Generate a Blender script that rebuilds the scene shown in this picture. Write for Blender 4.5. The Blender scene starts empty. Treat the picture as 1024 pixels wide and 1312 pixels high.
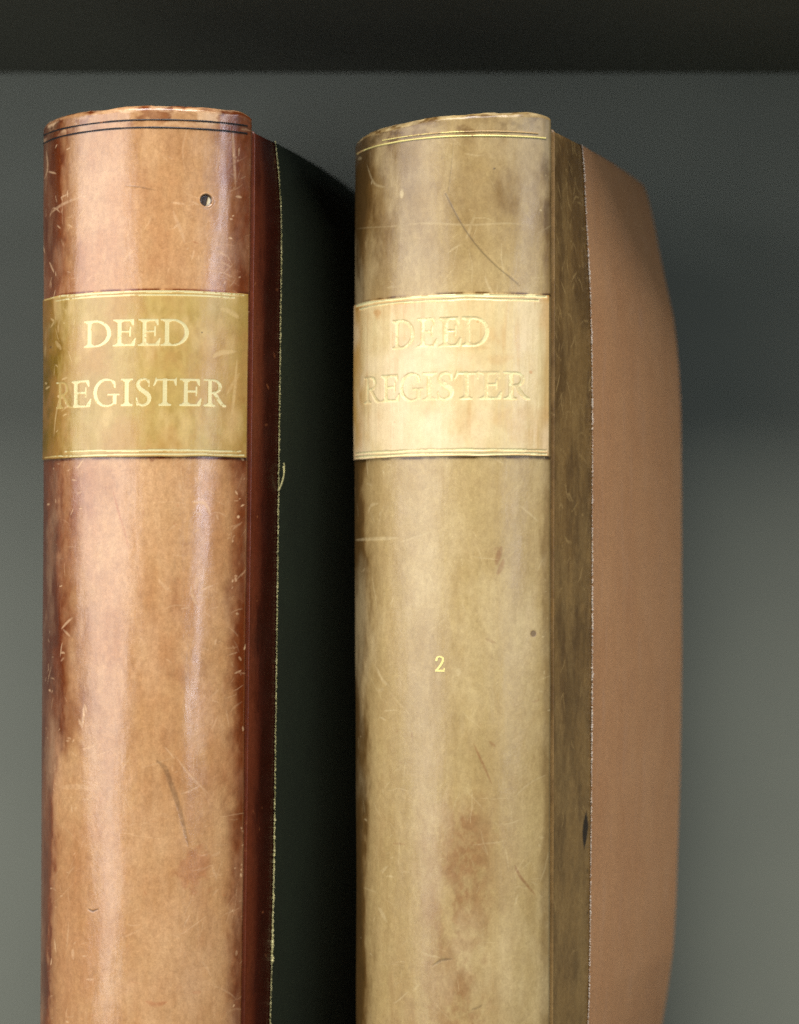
import bpy, math, random
import numpy as np

sc = bpy.context.scene
COL = sc.collection
random.seed(7)

# ------------------------------------------------------------------ camera
FPX, HZ, CX = 2600.0, 700.0, 512.0          # focal length, horizon row and centre column of the 1024 px wide photo
DIST = 0.889                                # camera to the nearest point of the spines
CAMZ = 0.288
cam_d = bpy.data.cameras.new('camera')
cam = bpy.data.objects.new('camera', cam_d)
COL.objects.link(cam)
cam.location = (0, 0, CAMZ)
cam.rotation_euler = (math.radians(90), 0, 0)
cam_d.sensor_fit = 'HORIZONTAL'
cam_d.sensor_width = 36.0
cam_d.lens = FPX / 1024 * 36
cam_d.shift_y = (HZ - 656) / 1024
cam_d.clip_end = 50
cam_d.dof.use_dof = True
cam_d.dof.focus_distance = 0.898
cam_d.dof.aperture_fstop = 4.6
sc.camera = cam

# ------------------------------------------------------------------ world and lamps
w = bpy.data.worlds.new('World')
sc.world = w
w.use_nodes = True
bg = w.node_tree.nodes['Background']
bg.inputs['Color'].default_value = (0.80, 1.0, 0.76, 1)
bg.inputs['Strength'].default_value = 0.06


def area(name, loc, target, sx, sy, power, col):
    d = bpy.data.lights.new(name, 'AREA')
    d.shape = 'RECTANGLE'
    d.size, d.size_y, d.energy, d.color = sx, sy, power, col
    o = bpy.data.objects.new(name, d)
    COL.objects.link(o)
    o.location = loc
    v = [target[i] - loc[i] for i in range(3)]
    from mathutils import Vector
    o.rotation_euler = Vector(v).to_track_quat('-Z', 'Z').to_euler()
    return o


TGT = (0.0, 0.95, 0.25)
area('left_window_light', (-1.12, 0.17, 0.48), (-0.05, 0.9, 0.38), 0.98, 1.30, 13, (0.97, 0.94, 1.0))
area('high_window_light', (-0.15, -0.12, 2.22), (0.0, 0.9, 0.25), 1.8, 1.5, 116, (1.0, 0.94, 0.905))
area('right_window_light', (0.99, -0.25, 0.60), (-0.12, 0.9, 0.42), 0.09, 1.6, 6, (0.80, 0.84, 1.0))

vs = sc.view_settings
vs.view_transform = 'Standard'
vs.look = 'None'
vs.exposure = 0.0
vs.gamma = 1.0
vs.use_curve_mapping = False
sc.cycles.use_denoising = False
sc.cycles.max_bounces = 6


# ------------------------------------------------------------------ numpy noise and painting helpers
def vnoise(x, y, seed):
    r = np.random.RandomState(seed).rand(97, 101)
    xi = np.floor(x).astype(int)
    yi = np.floor(y).astype(int)
    fx, fy = x - xi, y - yi
    fx = fx * fx * fx * (fx * (fx * 6 - 15) + 10)
    fy = fy * fy * fy * (fy * (fy * 6 - 15) + 10)
    a, b = r[xi % 97, yi % 101], r[(xi + 1) % 97, yi % 101]
    c, d = r[xi % 97, (yi + 1) % 101], r[(xi + 1) % 97, (yi + 1) % 101]
    return (a * (1 - fx) + b * fx) * (1 - fy) + (c * (1 - fx) + d * fx) * fy


def fbm(u, v, su, sv, seed, octs=4, gain=.5):
    t, a, n = 0, 1.0, 0
    for o in range(octs):
        t = t + a * vnoise(u / su * 2 ** o + 31.7 * o + 500, v / sv * 2 ** o + 17.3 * o + 500, seed + o)
        n += a
        a *= gain
    return t / n


def sstep(e0, e1, x):
    t = np.clip((x - e0) / (e1 - e0), 0, 1)
    return t * t * (3 - 2 * t)


def catmull(pts, n=10):
    p = [np.array(q, float) for q in pts]
    p = [2 * p[0] - p[1]] + p + [2 * p[-1] - p[-2]]
    out = []
    for i in range(1, len(p) - 2):
        for k in range(n):
            t = k / n
            out.append(.5 * ((2 * p[i]) + (-p[i - 1] + p[i + 1]) * t + (2 * p[i - 1] - 5 * p[i] + 4 * p[i + 1] - p[i + 2]) * t * t
                             + (-p[i - 1] + 3 * p[i] - 3 * p[i + 1] + p[i + 2]) * t ** 3))
    out.append(p[-2])
    return out


class Canvas:
    """scalar layers over a regular grid of surface coordinates (u along the curve, v up), metres"""

    def __init__(self, us, vs_):
        self.us, self.vs = us, vs_
        self.U, self.V = np.meshgrid(us, vs_, indexing='ij')
        self.layers = {}

    def layer(self, n):
        if n not in self.layers:
            self.layers[n] = np.zeros(self.U.shape)
        return self.layers[n]

    def win(self, pts, pad):
        pts = np.array(pts)
        lo, hi = pts.min(0) - pad, pts.max(0) + pad
        i0, i1 = np.searchsorted(self.us, [lo[0], hi[0]])
        j0, j1 = np.searchsorted(self.vs, [lo[1], hi[1]])
        return slice(i0, i1), slice(j0, j1)

    def stroke(self, n, pts, width, val, taper=True, soft=.6):
        L = self.layer(n)
        w_ = self.win(pts, width * 2.5)
        U, V = self.U[w_], self.V[w_]
        if U.size == 0:
            return
        best = np.zeros(U.shape)
        m = len(pts) - 1
        for k in range(m):
            (x0, y0), (x1, y1) = pts[k], pts[k + 1]
            dx, dy = x1 - x0, y1 - y0
            q = dx * dx + dy * dy + 1e-14
            t = np.clip(((U - x0) * dx + (V - y0) * dy) / q, 0, 1)
            d = np.hypot(U - x0 - t * dx, V - y0 - t * dy)
            s = (k + t) / m
            ww = width * (np.sqrt(np.clip(4 * s * (1 - s), 0.02, 1)) if taper else 1)
            best = np.maximum(best, np.clip(1 + soft - d / ww, 0, 1) * (.55 + .45 * (ww / width)))
        if n in ('scuff', 'stain') or (n == 'ink' and val < .5):
            best = best * np.clip(.25 + 1.5 * fbm(U, V, .0012, .0012, 77, 3), 0, 1)
        L[w_] = np.maximum(L[w_], best * val)

    def blob(self, n, c, ru, rv, val, seed=0, rough=.5, soft=.5, scale=.004):
        L = self.layer(n)
        w_ = self.win([c], max(ru, rv) * 2.2)
        U, V = self.U[w_], self.V[w_]
        if U.size == 0:
            return
        d = np.hypot((U - c[0]) / ru, (V - c[1]) / rv) + rough * (fbm(U, V, scale, scale, seed + 900, 4) - .5) * 2
        L[w_] = np.maximum(L[w_], val * (1 - sstep(1 - soft, 1 + soft * .4, d)))


# ------------------------------------------------------------------ mesh helpers
def link(name, me, mat, parent=None):
    o = bpy.data.objects.new(name, me)
    COL.objects.link(o)
    if mat:
        me.materials.append(mat)
    if parent is not None:
        o.parent = parent
    return o


def mesh_np(name, co, quads, attrs=None, smooth=True):
    me = bpy.data.meshes.new(name)
    n, m = len(co), len(quads)
    me.vertices.add(n)
    me.vertices.foreach_set('co', co.astype(np.float32).ravel())
    me.loops.add(m * 4)
    me.loops.foreach_set('vertex_index', quads.astype(np.int32).ravel())
    me.polygons.add(m)
    me.polygons.foreach_set('loop_start', np.arange(0, m * 4, 4, dtype=np.int32))
    me.polygons.foreach_set('use_smooth', np.full(m, smooth))
    for k, a in (attrs or {}).items():
        at = me.attributes.new(k, 'FLOAT', 'POINT')
        at.data.foreach_set('value', a.astype(np.float32).ravel())
    me.update(calc_edges=True)
    return me


def grid_quads(nu, nv):
    i = np.arange(nu * nv).reshape(nu, nv)
    return np.stack([i[:-1, :-1], i[1:, :-1], i[1:, 1:], i[:-1, 1:]], -1)


def grid_mesh(name, P, attrs=None, facemask=None, flip=False):
    nu, nv = P.shape[:2]
    q = grid_quads(nu, nv)
    q = q[facemask] if facemask is not None else q.reshape(-1, 4)
    if flip:
        q = q[:, ::-1]
    used, inv = np.unique(q, return_inverse=True)
    at = {k: a.reshape(-1)[used] for k, a in (attrs or {}).items()}
    return mesh_np(name, P.reshape(-1, 3)[used], inv.reshape(-1, 4), at)


# ------------------------------------------------------------------ materials
def srgb(r, g, b):
    f = lambda c: (c / 255 / 12.92) if c / 255 <= .04045 else ((c / 255 + .055) / 1.055) ** 2.4
    return (f(r), f(g), f(b), 1)


class NT:
    def __init__(self, name):
        self.m = bpy.data.materials.new(name)
        self.m.use_nodes = True
        self.t = self.m.node_tree
        self.b = self.t.nodes['Principled BSDF']
        self.tc = self.t.nodes.new('ShaderNodeTexCoord')

    def n(self, typ, **kw):
        x = self.t.nodes.new(typ)
        for k, v in kw.items():
            setattr(x, k, v)
        return x

    def l(self, a, b):
        self.t.links.new(a, b)

    def mapped(self, scale):
        mp = self.n('ShaderNodeMapping')
        mp.inputs['Scale'].default_value = scale
        self.l(self.tc.outputs['Object'], mp.inputs['Vector'])
        return mp.outputs[0]

    def noise(self, scale, detail=4, stretch=(1, 1, 1), rough=.55, dist=0):
        x = self.n('ShaderNodeTexNoise')
        x.inputs['Scale'].default_value = scale
        x.inputs['Detail'].default_value = detail
        x.inputs['Roughness'].default_value = rough
        x.inputs['Distortion'].default_value = dist
        self.l(self.mapped(stretch), x.inputs['Vector'])
        return x.outputs['Fac']

    def attr(self, name):
        x = self.n('ShaderNodeAttribute', attribute_name=name)
        return x.outputs['Fac']

    def rng(self, v, a, b, c, d):
        x = self.n('ShaderNodeMapRange')
        for i, q in enumerate((a, b, c, d)):
            x.inputs[i + 1].default_value = q
        self.l(v, x.inputs[0])
        return x.outputs[0]

    def math(self, op, a, b=None):
        x = self.n('ShaderNodeMath', operation=op)
        for i, q in enumerate((a, b)):
            if q is None:
                continue
            if isinstance(q, (int, float)):
                x.inputs[i].default_value = q
            else:
                self.l(q, x.inputs[i])
        return x.outputs[0]

    def mix(self, f, a, b, mode='MIX'):
        x = self.n('ShaderNodeMix', data_type='RGBA', blend_type=mode)
        for s, q in ((0, f), (6, a), (7, b)):
            if isinstance(q, (int, float)):
                x.inputs[s].default_value = q
            elif isinstance(q, tuple):
                x.inputs[s].default_value = q
            else:
                self.l(q, x.inputs[s])
        return x.outputs[2]

    def bump(self, h, strength, dist=.0005, prev=None):
        x = self.n('ShaderNodeBump')
        x.inputs['Strength'].default_value = strength
        x.inputs['Distance'].default_value = dist
        self.l(h, x.inputs['Height'])
        if prev is not None:
            self.l(prev, x.inputs['Normal'])
        return x.outputs[0]

    def done(self, col, rough, normal=None, **kw):
        def put(k, v):
            if hasattr(v, 'links') or not isinstance(v, (int, float, tuple)):
                self.l(v, self.b.inputs[k])
            else:
                self.b.inputs[k].default_value = v
        put('Base Color', col)
        put('Roughness', rough)
        if normal is not None:
            self.l(normal, self.b.inputs['Normal'])
        for k, v in kw.items():
            put(k.replace('_', ' '), v)
        return self.m


def leather(name, ca, cb, cdark, cstain, cscuff, rough=.34, grain=.16, spec=.5):
    k = NT(name)
    big = k.rng(k.noise(30, 8, (1, 1, .5), .66, .3), .3, .7, 0, 1)
    col = k.mix(big, ca, cb)
    mid = k.rng(k.noise(150, 6, (1, 1, .6), .65), .35, .7, 0, 1)
    col = k.mix(k.math('MULTIPLY', mid, .22), col, cstain)
    streak = k.rng(k.noise(260, 3, (1, 1, .06), .6), .4, .75, 0, .13)
    col = k.mix(streak, col, cscuff)
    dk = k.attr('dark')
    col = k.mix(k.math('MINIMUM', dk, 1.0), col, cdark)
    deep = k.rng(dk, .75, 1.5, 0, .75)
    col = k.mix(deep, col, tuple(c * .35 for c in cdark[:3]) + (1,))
    col = k.mix(k.attr('stain'), col, cstain)
    col = k.mix(k.attr('scuff'), col, cscuff)
    col = k.mix(k.attr('ink'), col, (.012, .009, .010, 1))
    col = k.mix(k.attr('pale'), col, (.66, .60, .40, 1))
    spk = k.rng(k.noise(430, 7, (1, 1, .75), .75), .34, .66, 0, 1)
    col = k.mix(1.0, col, k.mix(spk, (1 - grain * 1.2, 1 - grain * 1.45, 1 - grain * 1.7, 1), (1 + grain * .7,) * 3 + (1,)), 'MULTIPLY')
    fine = k.noise(1500, 3, (1, 1, 1), .7)
    col = k.mix(1.0, col, k.mix(k.rng(fine, .25, .75, 0, 1), (1 - grain,) * 3 + (1,), (1 + grain,) * 3 + (1,)), 'MULTIPLY')
    r = k.math('ADD', k.rng(k.noise(90, 5), .3, .7, rough - .05, rough + .08), k.math('MULTIPLY', k.attr('scuff'), .18))
    n1 = k.bump(k.noise(900, 4, (1, 1, 1), .6), .055, .0006)
    n2 = k.bump(k.noise(240, 3, (1, 1, .35), .5), .10, .0012, n1)
    return k.done(col, r, n2, Specular_IOR_Level=spec)


def label_mat(name, ca, cb, cdark, cstain, cscuff, rough=.36):
    return leather(name, ca, cb, cdark, cstain, cscuff, rough - .06, .07, .7)


def gilt(name, cgold, cbase, metal=.2, rough=.36):
    k = NT(name)
    wear = k.math('ADD', k.attr('wear'), k.rng(k.noise(900, 4, (1, 1, 1), .7), .35, .7, -.35, .35))
    f = k.rng(wear, .38, .62, 0, 1)
    col = k.mix(f, cgold, cbase)
    met = k.math('MULTIPLY', k.math('SUBTRACT', 1.0, f), metal)
    n1 = k.bump(k.noise(1100, 4, (1, 1, 1), .6), .15, .0006)
    return k.done(col, rough, n1, Metallic=met)


def cloth(name, c, c2, rough=.75, cdust=None, sheen=.15):
    k = NT(name)
    wv1 = k.n('ShaderNodeTexWave', bands_direction='Z')
    wv1.inputs['Scale'].default_value = 420
    wv1.inputs['Distortion'].default_value = 1.5
    wv1.inputs['Detail'].default_value = 2
    k.l(k.tc.outputs['Object'], wv1.inputs['Vector'])
    wv2 = k.n('ShaderNodeTexWave', bands_direction='Y')
    wv2.inputs['Scale'].default_value = 420
    wv2.inputs['Distortion'].default_value = 1.5
    wv2.inputs['Detail'].default_value = 2
    k.l(k.tc.outputs['Object'], wv2.inputs['Vector'])
    weave = k.math('MULTIPLY', wv1.outputs['Fac'], wv2.outputs['Fac'])
    col = k.mix(k.rng(k.noise(40, 8, (1, 1, .5), .68), .35, .7, 0, 1), c, c2)
    spk = k.rng(k.noise(600, 6, (1, 1, .7), .75), .34, .66, 0, 1)
    col = k.mix(1.0, col, k.mix(spk, (.84, .83, .82, 1), (1.12, 1.12, 1.12, 1)), 'MULTIPLY')
    col = k.mix(k.math('MULTIPLY', weave, .4), col, tuple(min(1, q * 1.5) for q in c[:3]) + (1,))
    if cdust:
        col = k.mix(k.rng(k.noise(420, 4, (1, 1, .05), .7), .52, .8, 0, .5), col, cdust)
    n = k.bump(weave, .25, .0004)
    return k.done(col, rough, n, Sheen_Weight=sheen, Specular_IOR_Level=.3)


def plain(name, c, c2, rough, scale=60, stretch=(1, 1, 1), bump=.1, spec=.5):
    k = NT(name)
    col = k.mix(k.rng(k.noise(scale, 5, stretch), .3, .7, 0, 1), c, c2)
    n = k.bump(k.noise(scale * 6, 4, stretch), bump, .0006)
    return k.done(col, rough, n, Specular_IOR_Level=spec)


M = {}
M['spine_tan'] = leather('tan leather', srgb(193, 153, 106), srgb(183, 137, 88), srgb(112, 47, 6), srgb(166, 104, 62), srgb(222, 186, 142), .20, .15, .85)
M['side_tan'] = leather('red brown leather', srgb(124, 60, 36), srgb(104, 46, 28), srgb(70, 28, 18), srgb(88, 38, 22), srgb(170, 105, 62), .30)
M['spine_straw'] = leather('straw leather', srgb(182, 160, 108), srgb(170, 147, 95), srgb(110, 82, 40), srgb(150, 116, 74), srgb(208, 190, 142), .30, .12, .7)
M['side_straw'] = leather('dark olive leather', srgb(150, 119, 70), srgb(134, 103, 58), srgb(66, 48, 27), srgb(86, 62, 36), srgb(176, 146, 92), .36)
M['label_tan'] = label_mat('buff label', srgb(182, 158, 91), srgb(173, 147, 79), srgb(130, 98, 0), srgb(176, 124, 70), srgb(224, 196, 136), .34)
M['label_cream'] = label_mat('cream label', srgb(218, 200, 148), srgb(210, 189, 132), srgb(178, 132, 44), srgb(196, 154, 96), srgb(232, 214, 174), .36)
M['gilt_bright'] = gilt('bright gilt', srgb(220, 209, 154), srgb(180, 153, 88))
M['gilt_worn'] = gilt('worn gilt', srgb(234, 225, 166), srgb(212, 193, 140), .15)
M['gilt_straw'] = gilt('spine gilt', srgb(230, 216, 136), srgb(180, 150, 98))
M['ink'] = gilt('black tooling', (.012, .010, .011, 1), srgb(150, 96, 56), 0, .4)
M['cloth_red'] = cloth('red brown cloth', srgb(196, 147, 100), srgb(184, 132, 86), .75, srgb(196, 158, 128), .05)
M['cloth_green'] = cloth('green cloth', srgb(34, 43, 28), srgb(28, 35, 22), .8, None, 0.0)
M['thread_white'] = plain('white thread', srgb(240, 232, 220), srgb(215, 200, 175), .8, 400)
M['thread_green'] = plain('green thread', srgb(232, 226, 168), srgb(180, 175, 110), .8, 400)
M['paper'] = plain('paper edge', srgb(128, 104, 76), srgb(104, 82, 58), .85, 300, (1, 1, .1))
M['board'] = plain('board', srgb(120, 100, 76), srgb(100, 82, 60), .8)
M['wall'] = plain('grey green paint', srgb(121, 126, 114), srgb(116, 121, 110), .62, 12, (1, 1, 1), .05, .3)
M['shelf'] = plain('dark grey green paint', srgb(92, 93, 82), srgb(88, 89, 79), .6, 12, (1, 1, 1), .05, .3)


# ------------------------------------------------------------------ the cupboard
def box(name, lo, hi, mat, parent=None, bevel=.0015):
    import bmesh
    bm = bmesh.new()
    bmesh.ops.create_cube(bm, size=1)
    for v in bm.verts:
        for i in range(3):
            v.co[i] = lo[i] + (v.co[i] + .5) * (hi[i] - lo[i])
    bmesh.ops.bevel(bm, geom=bm.edges[:], offset=bevel, segments=2, affect='EDGES')
    me = bpy.data.meshes.new(name)
    bm.to_mesh(me)
    bm.free()
    return link(name, me, mat, parent)


WALL_Y = 1.09
SHELF_Z = CAMZ + (HZ - 94) / FPX * WALL_Y
o = box('back_wall', (-1.0, WALL_Y, -.25), (1.0, WALL_Y + .02, SHELF_Z + .25), M['wall'])
o['kind'] = 'structure'
o['label'] = 'grey green painted back panel behind the two registers'
o = box('shelf_above', (-1.0, .862, SHELF_Z), (1.0, WALL_Y - .0005, SHELF_Z + .024), M['shelf'])
o['kind'] = 'structure'
o['label'] = 'dark underside of the shelf above the books'
o = box('shelf', (-1.0, .80, -.024), (1.0, WALL_Y - .0005, 0), M['shelf'])
o['kind'] = 'structure'
o['label'] = 'shelf the two registers stand on'


# ------------------------------------------------------------------ lettering: an old-style roman drawn as coverage masks
def g_rect(x, y, x0, x1, y0, y1):
    return (x >= x0) & (x <= x1) & (y >= y0) & (y <= y1)


def g_poly(x, y, pts):
    r = np.ones(x.shape, bool)
    a = sum(pts[i][0] * pts[(i + 1) % len(pts)][1] - pts[(i + 1) % len(pts)][0] * pts[i][1] for i in range(len(pts)))
    sg = 1 if a > 0 else -1
    for i in range(len(pts)):
        (x0, y0), (x1, y1) = pts[i], pts[(i + 1) % len(pts)]
        r &= sg * ((x1 - x0) * (y - y0) - (y1 - y0) * (x - x0)) >= 0
    return r


def g_ell(x, y, cx, cy, rx, ry):
    return ((x - cx) / rx) ** 2 + ((y - cy) / ry) ** 2 <= 1


def g_stroke(x, y, pts, ws):
    c = catmull(pts, 12)
    n = len(c) - 1
    r = np.zeros(x.shape, bool)
    for k in range(n):
        (x0, y0), (x1, y1) = c[k], c[k + 1]
        dx, dy = x1 - x0, y1 - y0
        t = np.clip(((x - x0) * dx + (y - y0) * dy) / (dx * dx + dy * dy + 1e-12), 0, 1)
        wd = np.interp((k + t) / n, np.linspace(0, 1, len(ws)), ws)
        r |= np.hypot(x - x0 - t * dx, y - y0 - t * dy) <= wd / 2
    return r


def foot(x, y, x0, x1, s0, s1, top=False):
    """bracketed slab serif around a stem s0..s1"""
    yy = (1 - y) if top else y
    return (g_rect(x, yy, x0, x1, 0, .055) | g_poly(x, yy, [(x0 + .05, .05), (x1 - .05, .05), (s1, .13), (s0, .13)]))


def glyph(ch, x, y):
    if ch == 'I':
        return g_rect(x, y, .145, .285, 0, 1) | foot(x, y, 0, .43, .145, .285) | foot(x, y, 0, .43, .145, .285, True)
    if ch == 'E':
        m = g_rect(x, y, .18, .32, 0, 1) | foot(x, y, 0, .5, .18, .32) | foot(x, y, 0.02, .5, .18, .32, True)
        m |= g_rect(x, y, .2, .74, .93, 1) | g_poly(x, y, [(.62, .96), (.755, 1.0), (.77, .76), (.72, .76)])
        m |= g_rect(x, y, .3, .62, .505, .57) | g_poly(x, y, [(.605, .36), (.655, .36), (.665, .72), (.615, .72)])
        m |= g_rect(x, y, .2, .78, 0, .07) | g_poly(x, y, [(.62, .03), (.79, 0), (.84, .29), (.80, .29)])
        return m
    if ch == 'D':
        bowl = g_ell(x, y, .42, .5, .56, .5) & ~g_ell(x, y, .385, .5, .455, .435) & (x > .30)
        m = g_rect(x, y, .15, .285, 0, 1) | bowl | g_rect(x, y, .0, .42, .935, 1) | g_rect(x, y, .0, .42, 0, .065)
        return m | g_poly(x, y, [(.05, .06), (.4, .06), (.285, .13), (.15, .13)]) | g_poly(x, y, [(.05, .94), (.4, .94), (.285, .87), (.15, .87)])
    if ch == 'R':
        m = g_rect(x, y, .17, .31, 0, 1) | foot(x, y, 0, .45, .17, .31) | g_rect(x, y, .0, .42, .94, 1)
        bowl = g_ell(x, y, .40, .735, .31, .265) & ~g_ell(x, y, .375, .735, .205, .20) & (x > .36)
        m |= bowl | g_rect(x, y, .3, .42, .47, .535)
        m |= g_stroke(x, y, [(.42, .50), (.56, .30), (.70, .12), (.84, .035)], [.13, .14, .13, .07])
        return m | g_rect(x, y, .74, .90, 0, .06)
    if ch == 'G':
        ring = g_ell(x, y, .48, .5, .48, .525) & ~g_ell(x, y, .525, .5, .39, .455)
        ring &= ~((x > .70) & (y > .10) & (y < .84))
        m = ring | g_poly(x, y, [(.66, .97), (.80, .93), (.84, .68), (.785, .68)])
        m |= g_rect(x, y, .72, .855, .07, .43) | g_rect(x, y, .53, .97, .395, .45)
        return m
    if ch == 'S':
        m = g_stroke(x, y, [(.49, .80), (.44, .93), (.30, .985), (.14, .92), (.09, .77), (.16, .64), (.30, .53), (.44, .42), (.51, .28),
                            (.46, .10), (.28, .015), (.12, .06), (.05, .20)], [.05, .07, .075, .10, .13, .15, .16, .16, .14, .11, .08, .07, .05])
        return m | g_poly(x, y, [(.45, .94), (.51, .97), (.52, .70), (.48, .70)]) | g_poly(x, y, [(.02, .30), (.06, .30), (.11, .02), (.03, .0)])
    if ch == 'T':
        m = g_rect(x, y, .36, .50, 0, 1) | foot(x, y, .20, .66, .36, .50) | g_rect(x, y, .08, .80, .925, .99)
        m |= g_poly(x, y, [(.0, .74), (.05, .74), (.17, .95), (.10, 1.05)]) | g_poly(x, y, [(.81, .74), (.85, .74), (.86, 1.05), (.74, .95)])
        return m
    if ch == '2':
        m = g_stroke(x, y, [(.12, .72), (.18, .88), (.34, .93), (.52, .86), (.54, .68), (.42, .45), (.24, .22), (.12, .10)],
                     [.17, .11, .10, .13, .16, .15, .13, .11])
        return m | g_rect(x, y, .03, .66, 0, .13) | g_poly(x, y, [(.54, .1), (.66, .1), (.68, .24), (.6, .24)])


GW = dict(I=.43, E=.84, D=.98, R=.90, G=.97, S=.56, T=.86)
GW['2'] = .68


def coverage(ch, U, V, u0, u1, v0, v1, ss=4):
    """anti-aliased coverage of one letter whose box is u0..u1 x v0..v1"""
    du = U[1, 0] - U[0, 0]
    dv = V[0, 1] - V[0, 0]
    t = np.zeros(U.shape)
    for i in range(ss):
        for j in range(ss):
            x = (U + ((i + .5) / ss - .5) * du - u0) / (u1 - u0) * GW[ch]
            y = (V + ((j + .5) / ss - .5) * dv - v0) / (v1 - v0)
            t += glyph(ch, x, y)
    return t / ss ** 2


def blur(a, n=1):
    for _ in range(n):
        p = np.pad(a, 1, mode='edge')
        a = (p[:-2, 1:-1] + p[2:, 1:-1] + p[1:-1, :-2] + p[1:-1, 2:] + 2 * p[1:-1, 1:-1]) / 6
    return a


# ------------------------------------------------------------------ a register
class Book:
    def __init__(self, name, X0, Y0, th, hw, s, top, lean, taper, seed):
        self.X0, self.Y0, self.th, self.hw, self.s = X0, Y0, math.radians(th), hw, s
        self.H, self.lean, self.taper, self.seed = top, lean, taper, seed
        self.R = (hw * hw + s * s) / (2 * s)
        self.ph = math.asin(hw / self.R)
        self.U = self.R * self.ph                       # half the arc length
        self.root = bpy.data.objects.new(name, None)
        COL.objects.link(self.root)
        self.root.location = (X0, Y0, 0)
        self.root.rotation_euler = (0, 0, -self.th)
        self.zref = CAMZ
        self.tilt = 0.0
        # arc table for turning photo measurements into surface coordinates
        self.tu = np.linspace(-self.U, self.U, 801)

    def k(self, z):
        """lean and taper of the spine with height"""
        return 1 + self.taper * (z - self.zref), self.lean * (z - self.zref)

    def arc(self, u, z, off=0):
        phi = u / self.R
        kk, cc = self.k(z)
        a = (self.R + off) * np.sin(phi) * kk + cc
        b = self.R - (self.R + off) * np.cos(phi)
        return a, b

    def world(self, a, b):
        c, q = math.cos(self.th), math.sin(self.th)
        return self.X0 + a * c + b * q, self.Y0 - a * q + b * c

    def S(self, px, py):
        """photo measurement (px, py) on the spine -> surface (u, v)"""
        z = CAMZ + (HZ - py) / FPX * DIST
        for _ in range(3):
            a, b = self.arc(self.tu, z)
            X, Y = self.world(a, b)
            cols = CX + FPX * X / Y
            i = int(np.argmin(cols))
            u = float(np.interp(px, cols[i:], self.tu[i:]))
            yy = float(np.interp(u, self.tu, Y))
            z = CAMZ + (HZ - py) / FPX * yy
        return u, z

    def P(self, pts):
        return [self.S(*p) for p in pts]

    def wavy(self, u, v):
        return (fbm(u, v, .016, .075, self.seed + 3, 3) - .5) * .00056 + (fbm(u, v, .05, .16, self.seed + 9, 2) - .5) * .0010

    def topz(self, u):
        du = np.clip(self.U + .0012 - np.abs(u), 0, 1)
        rc = .0075
        drop = np.where(du < rc, rc * .30 * (1 - np.sqrt(np.clip(1 - ((rc - du) / rc) ** 2, 0, 1))), 0)
        return self.H - drop + (fbm(u, u * 0, .016, 1, self.seed + 40, 4) - .5) * .0012 + self.tilt * u / self.U

    def to_local(self, u, v, off):
        a, b = self.arc(u, v, off)
        return np.stack([a, b, v], -1)


def random_scuffs(bk, cv, n, pxlo, pxhi, pylo, pyhi, rnd, layer='scuff', lmin=6, lmax=28, wpx=(.5, 1.3), val=(.25, .8)):
    px = .000342
    for _ in range(n):
        x, y = rnd.uniform(pxlo, pxhi), rnd.uniform(pylo, pyhi)
        u, v = bk.S(x, y)
        if float(fbm(np.array(u), np.array(v), .012, .022, bk.seed + 811, 3)) < rnd.uniform(.36, .60):
            continue
        an = rnd.choice([rnd.gauss(1.1, .5), rnd.gauss(2.2, .5), rnd.uniform(0, 3.14), rnd.gauss(.1, .2)])
        ln = rnd.uniform(lmin, lmax) * px * rnd.uniform(.4, 1)
        cu = rnd.uniform(-.5, .5)
        pts = [(u, v)]
        for _k in range(5):
            u += math.cos(an) * ln / 5
            v += math.sin(an) * ln / 5
            an += cu / 5 + rnd.gauss(0, .12)
            pts.append((u, v))
        wd = rnd.uniform(*wpx) * (rnd.choice([1, 1, 1, 1.6, 2.2]) if ln > 12 * px else .8)
        cv.stroke(layer, pts, wd * px, rnd.uniform(*val) / (wd if wd > 1.5 else 1) ** .5, soft=rnd.uniform(.5, 1.2))


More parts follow.
